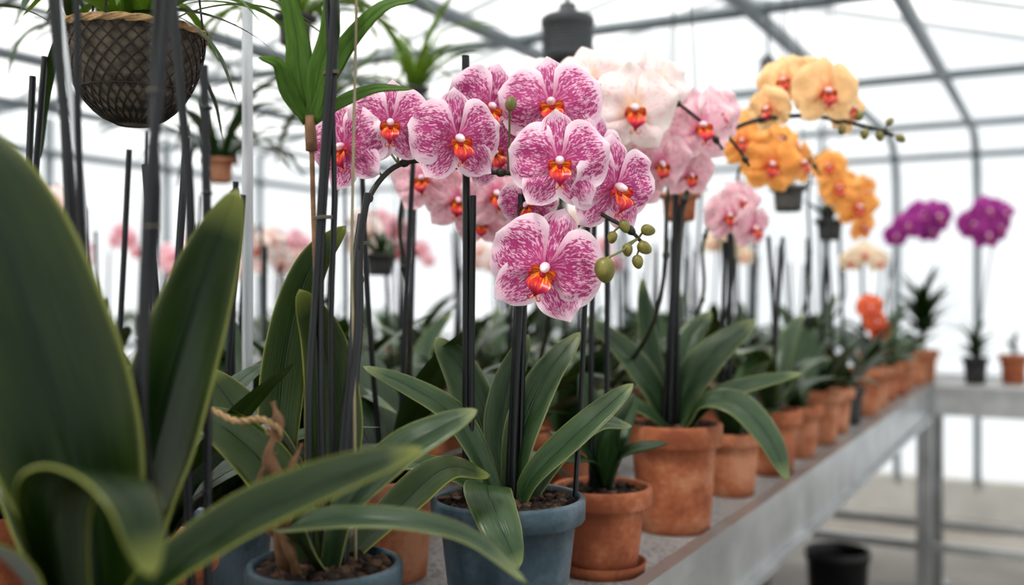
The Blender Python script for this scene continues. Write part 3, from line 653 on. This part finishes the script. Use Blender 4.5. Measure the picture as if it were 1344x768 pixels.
spray(E, ys, [((.453, 1.475, 1.490), (0.05, -1, -.05), 0, .052), ((.402, 1.51, 1.512), (-.6, -1, .1), 8, .044), ((.498, 1.52, 1.475), (.8, -1, -.1), -10, .044), ((.375, 1.50, 1.470), (-.8, -1, -.2), 10, .036), ((.43, 1.53, 1.53), (0, -1, .5), 0, .042)], 'yellow',
      [((.505, 1.49, 1.457), (0, -.3, 1), .0075), ((.535, 1.49, 1.427), (.3, 0, -1), .0075), ((.55, 1.49, 1.449), (.6, 0, .5), .0065), ((.566, 1.49, 1.424), (.8, 0, -.6), .0075), ((.48, 1.49, 1.436), (0, 0, -1), .0075), ((.513, 1.49, 1.430), (0, 0, -1), .008)], rs=.0045)
random.seed(21)
row = [(.561, .078, 1, 1, 1.0), (.80, .070, 0, 5, 1.05), (1.03, .072, 1, 3, 1.0), (1.25, .075, 0, 1, .95), (1.45, .08, 1, 2, .9), (1.64, .08, 4, 4, .9), (1.86, .08, 2, 0, .95), (2.07, .08, 0, 3, .9), (2.28, .08, 1, 6, .9), (2.50, .08, 0, 7, .85), (2.70, .08, 1, 0, .8), (2.98, .08, 2, 2, .7)]
for k, (s, t, p, c, scl) in enumerate(row):
    generic(s, t, p, c, None, stakes=[2, 2, 0, 2, 1, 1, 0, 1, 0, 1, 0, 0][k], h=.42, scale=scl, sr=.0042)
def spray_plant(s, t, pk, ck, key, stem, flowers, buds=(), rs=.0034, stakes=1, h=.4, scale=1.1):
    e = generic(s, t, pk, ck, None, stakes, h, scale=scale); b0 = e.location+V((0, 0, POTH[pk]-.02))
    spray(e, [b0]+stem, flowers, key, buds, rs); return e
spray_plant(.30, .36, 0, 2, 'blush', [(.05, 1.45, 1.15), (.07, 1.40, 1.36), (.09, 1.36, 1.44), (.14, 1.34, 1.47), (.19, 1.33, 1.46), (.25, 1.35, 1.425), (.28, 1.36, 1.39)],
    [((.153, 1.29, 1.432), (.1, -1, -.1), 0, .060), ((.100, 1.31, 1.467), (-.2, -1, .1), 12, .056), ((.190, 1.33, 1.470), (.5, -1, .1), -12, .052), ((.06, 1.33, 1.44), (-.5, -1, 0), 6, .048), ((.125, 1.33, 1.40), (-.1, -1, -.3), 0, .050), ((.02, 1.34, 1.47), (-.5, -1, .1), 6, .046)])
spray_plant(.42, .33, 1, 3, 'rose', [(.20, 1.47, 1.15), (.22, 1.44, 1.34), (.24, 1.41, 1.42), (.27, 1.39, 1.43), (.30, 1.38, 1.40), (.32, 1.38, 1.37)],
    [((.249, 1.35, 1.42), (.2, -1, 0), 5, .052), ((.215, 1.37, 1.40), (-.4, -1, -.2), -8, .046), ((.280, 1.37, 1.44), (.6, -1, .1), 8, .042), ((.195, 1.34, 1.370), (.2, -1, -.4), 0, .044), ((.24, 1.38, 1.360), (.2, -1, -.4), 0, .038), ((.165, 1.36, 1.345), (-.2, -1, -.4), 0, .040)])
spray_plant(.02, .40, 1, 4, 'rose', [(-.14, 1.40, 1.15), (-.15, 1.37, 1.30), (-.12, 1.34, 1.36), (-.07, 1.33, 1.36), (-.02, 1.32, 1.34), (.02, 1.32, 1.31)],
    [((-.113, 1.30, 1.345), (-.2, -1, 0), 5, .046), ((-.068, 1.30, 1.318), (.1, -1, -.2), -8, .046), ((-.020, 1.29, 1.325), (.2, -1, -.1), 8, .047), ((.02, 1.30, 1.30), (.4, -1, -.3), 0, .038), ((-.04, 1.32, 1.29), (.1, -1, -.3), 0, .036)])
spray_plant(.62, .36, 0, 5, 'rose', [(.30, 1.70, 1.15), (.31, 1.66, 1.28), (.33, 1.62, 1.34), (.36, 1.60, 1.34), (.38, 1.58, 1.30)],
    [((.333, 1.57, 1.318), (.1, -1, 0), 5, .042), ((.355, 1.58, 1.34), (.5, -1, .1), -8, .038), ((.37, 1.57, 1.30), (.6, -1, -.3), 8, .038)])
spray_plant(.86, .31, 1, 7, 'orange', [(.40, 1.92, 1.15), (.40, 1.85, 1.36), (.41, 1.78, 1.45), (.45, 1.75, 1.47), (.49, 1.73, 1.44), (.52, 1.73, 1.40)],
    [((.383, 1.70, 1.452), (-.4, -1, 0), 5, .044), ((.428, 1.69, 1.412), (0, -1, -.1), -8, .052), ((.480, 1.71, 1.418), (.8, -1, -.1), 8, .046), ((.40, 1.73, 1.485), (0, -1, .4), 0, .036), ((.455, 1.74, 1.458), (.2, -1, .2), 0, .036)])
spray_plant(1.33, .33, 0, 1, 'orange', [(.66, 2.33, 1.15), (.66, 2.28, 1.42), (.67, 2.24, 1.49), (.70, 2.22, 1.48), (.73, 2.21, 1.43), (.76, 2.21, 1.37)],
    [((.678, 2.19, 1.47), (-.3, -1, 0), 5, .040), ((.70, 2.19, 1.425), (-.2, -1, 0), 5, .046), ((.74, 2.19, 1.385), (.2, -1, -.2), -8, .052), ((.76, 2.2, 1.42), (.5, -1, -.2), 8, .036), ((.755, 2.2, 1.34), (.5, -1, -.3), 8, .036)])
spray_plant(2.02, .33, 1, 3, 'red', [(.98, 2.93, 1.08), (.99, 2.90, 1.15), (1.01, 2.88, 1.16)],
    [((1.0, 2.86, 1.16), (0, -1, 0), 5, .04), ((1.02, 2.87, 1.12), (.4, -1, -.2), 0, .04), ((1.035, 2.87, 1.09), (.2, -1, -.3), 0, .035)])
spray_plant(1.75, .30, 1, 5, 'cream', [(.86, 2.70, 1.15), (.87, 2.68, 1.27), (.90, 2.66, 1.31), (.95, 2.65, 1.29)],
    [((.90, 2.62, 1.30), (0, -1, 0), 5, .035), ((.94, 2.62, 1.28), (.4, -1, -.2), 0, .035), ((.87, 2.63, 1.28), (-.3, -1, -.2), 0, .032)])
spray_plant(2.98, .22, 0, 3, 'purple', [(1.41, 3.85, 1.2), (1.43, 3.75, 1.44), (1.45, 3.65, 1.50), (1.42, 3.62, 1.48), (1.38, 3.6, 1.43)],
    [((1.385, 3.58, 1.435), (-.3, -1, 0), 5, .055), ((1.44, 3.6, 1.475), (0, -1, 0), 5, .055), ((1.497, 3.6, 1.468), (.2, -1, 0), 5, .065), ((1.48, 3.62, 1.42), (.1, -1, -.2), 0, .05), ((1.35, 3.6, 1.40), (-.2, -1, -.2), 0, .045)])
def spiky(s, t, pk, n, ln, hw, mat='leaf_dark', name="potted_dracaena", base=BT, h0=0.0):
    e = empty(name, W(s, t, base)); inst("pot", POTS[pk], e); mb = MB(); o = e.location+V((0, 0, POTH[pk]-.01))
    if h0: mb.tube([o-V((0, 0, .02)), o+V((0, 0, h0))], .008, 8, 1, 3)
    for k in range(n):
        a = k*2.4; el = 1.45-1.25*(k/n); d = V((math.cos(a), math.sin(a), 0)); l = ln*random.uniform(.8, 1.1)
        b0 = o+V((0, 0, h0+.05*(1-k/n))); p1 = b0+(d*math.cos(el)+V((0, 0, math.sin(el))))*l*.5; p2 = b0+(d*math.cos(el-.25)+V((0, 0, math.sin(el-.25))))*l
        mb.leaf([b0, p1, p2], hw, V((0, 0, 1))-d*.6, (0, 0, 1), nv=10, nu=5, tip=1.8, base=.8)
    mb.obj("foliage", [mat, 'wood'], e); return e
spiky(3.11, .055, 0, 34, .225, .020, h0=.075)
e = spiky(3.14, -.13, 4, 18, .14, .014, 'leaf_mid', name="potted_orchid")
b0 = e.location+V((0, 0, .09))
spray(e, [b0, (1.80, 3.90, 1.2), (1.79, 3.80, 1.40), (1.76, 3.66, 1.50), (1.70, 3.6, 1.50), (1.66, 3.58, 1.44)],
      [((1.656, 3.56, 1.485), (0, -1, .1), 0, .06), ((1.61, 3.57, 1.44), (-.4, -1, 0), 0, .06), ((1.69, 3.56, 1.43), (.3, -1, -.1), 0, .062), ((1.65, 3.55, 1.40), (0, -1, -.2), 0, .058), ((1.72, 3.58, 1.475), (.4, -1, .1), 0, .055)], 'purple', rs=.003)
spiky(3.20, -.26, 1, 12, .07, .008, 'leaf_mid', name="potted_succulent")

random.seed(33)
keys = [None, None, None, 'rose', None, 'cream', None, None, 'blush', None]
for (t, s_a, s_b, st) in ((.34, 1.08, 2.75, .24), (.58, -.35, 2.7, .20), (.82, -.45, 2.7, .22), (1.08, -.5, 2.7, .26), (1.36, -.3, 2.7, .30)):
    s = s_a
    while s < s_b:
        skip = (t < .5 and any(abs(s-q) < .12 for q in (1.33, 2.02, 1.75)))
        if not skip:
            kk = random.choice(keys) if t > .8 else None
            generic(s+random.uniform(-.02, .02), t+random.uniform(-.015, .015), random.choice((0, 1, 2, 0, 1, 3)), random.randrange(8), kk, stakes=random.choice((1, 2, 2)), h=random.uniform(.36, .46), scale=random.uniform(1.05, 1.3))
        s += st
for (s, t, p, c, h) in ((-.14, .30, 0, 0, .44), (-.30, .42, 3, 4, .42), (-.50, .55, 0, 2, .46), (-.52, .30, 0, 1, .40), (-.60, .80, 2, 6, .42), (-.75, .55, 1, 2, .42)):
    generic(s, t, p, c, None, stakes=2, h=h, scale=1.15)
for t in (2.65, 3.05, 3.4):
    s = -1.0
    while s < 3.5:
        generic(s, t, random.choice((0, 1, 2)), random.randrange(8), random.choice((None, 'cream', 'rose', 'blush', None, 'rose')), stakes=1, h=random.uniform(.4, .5), scale=1.2, fr=.045); s += .38
def bg_spray(s, t, key, ztop, a):
    generic(s, t, 0, 2, key, 1, ztop-BT-.12, arch=a, nfl=6, fr=.05)
bg_spray(-.62, 1.42, 'cream', 1.42, 3.6); bg_spray(-.35, 1.62, 'cream', 1.40, .5); bg_spray(-.05, 1.62, 'rose', 1.40, 3.3); bg_spray(-.95, 1.1, 'rose', 1.52, 3.9)
bg_spray(-.75, 1.62, 'cream', 1.36, .3); bg_spray(-.18, 1.62, 'rose', 1.34, 1.0)

# ------------------------------------------------------------ standing pole, left stakes
mb = MB(); mb.tube([(-.310, 1.2, BT), (-.310, 1.2, 1.4), (-.311, 1.2, 2.03)], .0066, 12, 0, 4); mb.obj("support_pole", ['pole'])
mb = MB()
for pts, r in (([(-.222, .70, .96), (-.226, .66, 1.05), (-.224, .62, 1.12), (-.221, .62, 1.24), (-.214, .62, 1.32), (-.207, .62, 1.40)], .0036),
               ([(-.226, .70, .96), (-.230, .66, 1.05), (-.228, .62, 1.12), (-.217, .625, 1.24), (-.219, .625, 1.32), (-.215, .625, 1.40)], .0028),
               ([(-.29, .70, .96), (-.295, .70, 1.1), (-.300, .70, 1.25), (-.316, .70, 1.42)], .0036),
               ([(-.280, .72, .96), (-.292, .72, 1.1), (-.304, .72, 1.28), (-.306, .72, 1.43)], .0026),
               ([(-.315, .74, .96), (-.318, .74, 1.15), (-.322, .74, 1.28), (-.330, .74, 1.43)], .0026),
               ([(-.225, .72, .96), (-.228, .72, 1.1), (-.226, .72, 1.25), (-.232, .72, 1.33), (-.240, .72, 1.42)], .0034),
               ([(-.214, .72, .96), (-.214, .72, 1.1), (-.2145, .72, 1.25), (-.2165, .72, 1.36)], .0032)):
    mb.tube(pts, r, 8, 0, 20)
for zz in (1.06, 1.13, 1.2, 1.27, 1.33): mb.ellipsoid((-.2145, .72, zz), (0, 0, 1), .0025, .0042, 0, 8, 5)
mb.obj("stakes", ['stake'], A)
mb = MB(); mb.tube([(-.33, .78, .97), (-.325, .78, 1.23), (-.335, .78, 1.34), (-.348, .78, 1.45)], .0022, 8, 0, 12); mb.obj("metal_rod", ['pole'], A)
mb = MB()
for p, r in (((-.2165, .622, 1.322), .0062), ((-.219, .622, 1.24), .0060)):
    mb.tube([V(p)+V((r*math.cos(a*.785), r*math.sin(a*.785), 0)) for a in range(9)], .0006, 5, 0)
mb.obj("ties", ['tie'], A)

# --- keiki with bright leaves high on the stake
K = empty("orchid_keiki", V((-.178, .90, 1.35))); mb = MB()
mb.tube([(-.176, .90, 1.325), (-.178, .90, 1.355)], lambda q: .005-.001*q, 8, 1, 4)
mb.tube([(-.176, .90, 1.33), (-.172, .89, 1.25), (-.166, .88, 1.15), (-.158, .86, 1.02), (-.156, .85, .96)], .0018, 6, 1, 14)
for pts, hw in (([(-.178, .90, 1.35), (-.186, .90, 1.39), (-.190, .90, 1.43), (-.205, .90, 1.49)], .013), ([(-.176, .90, 1.35), (-.170, .90, 1.39), (-.160, .90, 1.43), (-.158, .90, 1.50)], .012),
                ([(-.175, .90, 1.35), (-.160, .90, 1.39), (-.140, .89, 1.42), (-.11, .88, 1.446), (-.08, .88, 1.452)], .010), ([(-.18, .90, 1.35), (-.192, .89, 1.37), (-.20, .88, 1.395), (-.215, .87, 1.40)], .009),
                ([(-.178, .91, 1.35), (-.155, .92, 1.37), (-.125, .93, 1.385), (-.09, .93, 1.385)], .007)):
    mb.leaf(pts, hw, (.2, -1, .3), (.1, -.8, .6), nv=24, nu=9, tip=2.2, fold=.3)
mb.obj("leaves", ['leaf_bright', 'wood'], K, solid=.001)

# ------------------------------------------------------------ hanging baskets
def grassy(parent, o, n, lr, hw, mat, el0=(.5, 1.3)):
    mb = MB(); o = V(o)
    for k in range(n):
        a = k*2.4+random.uniform(-.3, .3); el = random.uniform(*el0); l = random.uniform(*lr); d = V((math.cos(a), math.sin(a), 0)); cur = o+d*.008; pts = [cur]
        for q in range(4):
            cur = cur+(d*math.cos(el)+V((0, 0, math.sin(el))))*l/4; pts.append(cur); el -= random.uniform(.3, .6)
        mb.leaf(pts, random.uniform(*hw), V((0, 0, 1))-d*.5, (0, 0, 1), nv=18, nu=5, tip=2.0, base=.8)
    mb.obj("foliage", [mat], parent)
def basket(loc, r, h, top=2.0, n=30):
    e = empty("hanging_basket", V(loc)); o = e.location; mb = MB()
    def prof(q): return r*math.sin(math.pi/2*min(1, (q*0.98+0.02)))**0.42, -h*(1-q)
    pr = [prof(i/14) for i in range(15)]
    mb.lathe([(rr*0.955, z) for rr, z in pr], 36, 0, tuple(o)); mb.poly([o+V((pr[0][0]*math.cos(a*.5236), pr[0][0]*math.sin(a*.5236), -h)) for a in range(12)], 0)
    mb.lathe([(r*.95, -.006), (r*.6, -.002), (.002, .003)], 30, 0, tuple(o)); mb.obj("coir_liner", ['coir'], e)
    mb = MB()
    for sg in (-1, 1):
        for k in range(n):
            mb.tube([o+V((pr[i][0]*math.cos(2*math.pi*k/n+sg*i*.10), pr[i][0]*math.sin(2*math.pi*k/n+sg*i*.10), pr[i][1])) for i in range(15)], .0009, 4, 0, cap=False)
    for i in (0, 5): mb.tube([o+V((pr[i][0]*1.01*math.cos(a*.1745), pr[i][0]*1.01*math.sin(a*.1745), pr[i][1])) for a in range(37)], .0010, 5, 0, cap=False)
    mb.tube([o+V((r*1.02*math.cos(a*.1745), r*1.02*math.sin(a*.1745), .0005*math.sin(a*3))) for a in range(37)], .0028, 7, 1, cap=False)
    for ph in (0, 2, 4): mb.tube([o+V(((r*1.02+.0028*math.cos(a*.5+ph))*math.cos(a*.0698), (r*1.02+.0028*math.cos(a*.5+ph))*math.sin(a*.0698), .0028*math.sin(a*.5+ph))) for a in range(91)], .0013, 5, 1, cap=False)
    for k in range(3):
        a = k*2.094+.5; mb.tube([o+V((r*math.cos(a), r*math.sin(a), 0)), V((o.x+.004*math.cos(a), o.y+.004*math.sin(a), top))], .0012, 5, 0, 1)
    mb.obj("wire_frame", ['wire', 'rope'], e); return e
Hb = basket((-.369, 1.0, 1.452), .067, .088)
grassy(Hb, (-.369, 1.0, 1.45), 24, (.14, .24), (.004, .0075), 'leaf_bright')
grassy(Hb, (-.42, 1.0, 1.45), 6, (.18, .24), (.006, .009), 'leaf_mid', (.2, .5))
def hang_pot(x, y, z, r, h, ck, scale, mat='terra', grass=0, lm='leaf_mid'):
    e = empty("hanging_plant_pot", V((x, y, z-h))); inst("pot", pot_mesh("hanging_pot_body", mat, r=r, h=h, rim=h*.22, chunks=20), e)
    if grass: grassy(e, (x, y, z-.01), grass, (.16*scale, .30*scale), (.006*scale, .012*scale), lm, (.3, 1.4))
    else: inst("leaves", CL[ck], e, (0, 0, h-.01), (0, 0, random.random()*6), scale)
    mb = MB()
    for k in range(3):
        a = k*2.094; mb.tube([(x+r*math.cos(a), y+r*math.sin(a), z-.004), (x, y, 2.03)], .0008, 5, 0, 1)
    mb.obj("hanger_wires", ['wire'], e)
hang_pot(.265, 1.62, 1.358, .034, .045, 1, .5); hang_pot(.545, 2.02, 1.41, .036, .05, 3, .5, 'dark'); hang_pot(.76, 2.45, 1.375, .036, .05, 0, .4, 'dark')
hang_pot(-.60, 2.1, 1.475, .034, .05, 5, 1.1, 'terra', 22); hang_pot(-.27, 2.1, 1.28, .034, .045, 1, .7, 'dark', 14); hang_pot(-.22, 2.3, 1.66, .035, .05, 3, 1.2, 'dark', 22, 'leaf_bright')
hang_pot(-.36, 1.7, 1.66, .035, .05, 5, 1.1, 'dark', 26, 'leaf_bright'); hang_pot(-.75, 1.9, 1.66, .035, .05, 7, 1.2, 'dark', 24); hang_pot(-.45, 2.4, 1.62, .035, .05, 7, 1.3, 'dark', 26)

# ------------------------------------------------------------ lamp unit under the roof
Lm = empty("ceiling_lamp", V((.1195, 2.2, 1.70))); mb = MB(); c = (.1195, 2.2, 1.70)
mb.lathe([(.001, .012), (.034, .012), (.036, 0), (.052, 0), (.054, .006), (.054, .070), (.058, .073), (.058, .088), (.050, .094), (.022, .098), (.018, .12), (.001, .12)], 36, 0, c)
for k in range(5): mb.lathe([(.0542, .026+k*.008), (.0562, .028+k*.008), (.0542, .030+k*.008)], 36, 0, c)
mb.tube([(.1195, 2.2, 1.81), (.1195, 2.2, 2.08)], .005, 8, 0, 2)
mb.obj("housing", ['lamp'], Lm)
for (x, y) in ((.9, 3.7), (.75, 3.0)):
    mb = MB(); mb.tube([(x, y, 1.86), (x, y, 2.05)], .004, 6, 0, 2); mb.lathe([(.001, 1.83), (.02, 1.84), (.02, 1.88), (.006, 1.90)], 16, 0, (x, y, 0))
    mb.obj("mist_sprinkler", ['lamp'])

for (x, y, r, h) in ((1.065, 3.35, .10, .36),):
    e = empty("black_bucket", V((x, y, 0))); mb = MB()
    mb.lathe([(.001, 0), (r*.78, 0), (r*.8, .01), (r*.97, h-.03), (r*1.03, h-.03), (r*1.04, h), (r*.98, h), (r*.95, h-.03), (r*.76, .012), (.001, .012)], 36, 0, (x, y, 0)); mb.obj("body", ['black'], e)

# ------------------------------------------------------------ light
w = bpy.data.worlds.new("overcast_sky"); sc.world = w; w.use_nodes = True; nt = w.node_tree
bg = nt.nodes["Background"]; tc = nd(nt, "ShaderNodeTexCoord"); sx = nd(nt, "ShaderNodeSeparateXYZ"); L(nt, tc.outputs["Generated"], sx.inputs[0])
L(nt, ramp(nt, sx.outputs[2], [(0.0, (0.66, 0.68, 0.70)), (0.45, (1.0, 0.99, 0.97))]), bg.inputs[0]); bg.inputs[1].default_value = 1.35
sun = bpy.data.lights.new("sun", 'SUN'); sun.energy = 4.6; sun.angle = math.radians(10); sun.color = (1.0, .95, .87)
so = bpy.data.objects.new("sun", sun); COL.objects.link(so)
so.rotation_euler = V((-0.45, -0.50, 1.0)).to_track_quat('Z', 'Y').to_euler()

cam = bpy.data.cameras.new("camera"); co = bpy.data.objects.new("camera", cam); COL.objects.link(co)
co.location = (0, 0, CZ); co.rotation_euler = (math.radians(90), 0, 0)
cam.lens = 36; cam.sensor_width = 36; cam.clip_start = .02
cam.dof.use_dof = True; cam.dof.focus_distance = .98; cam.dof.aperture_fstop = 2.9
sc.camera = co
sc.view_settings.view_transform = 'Standard'
try: sc.view_settings.look = 'Medium High Contrast'
except Exception as ex: print(ex)
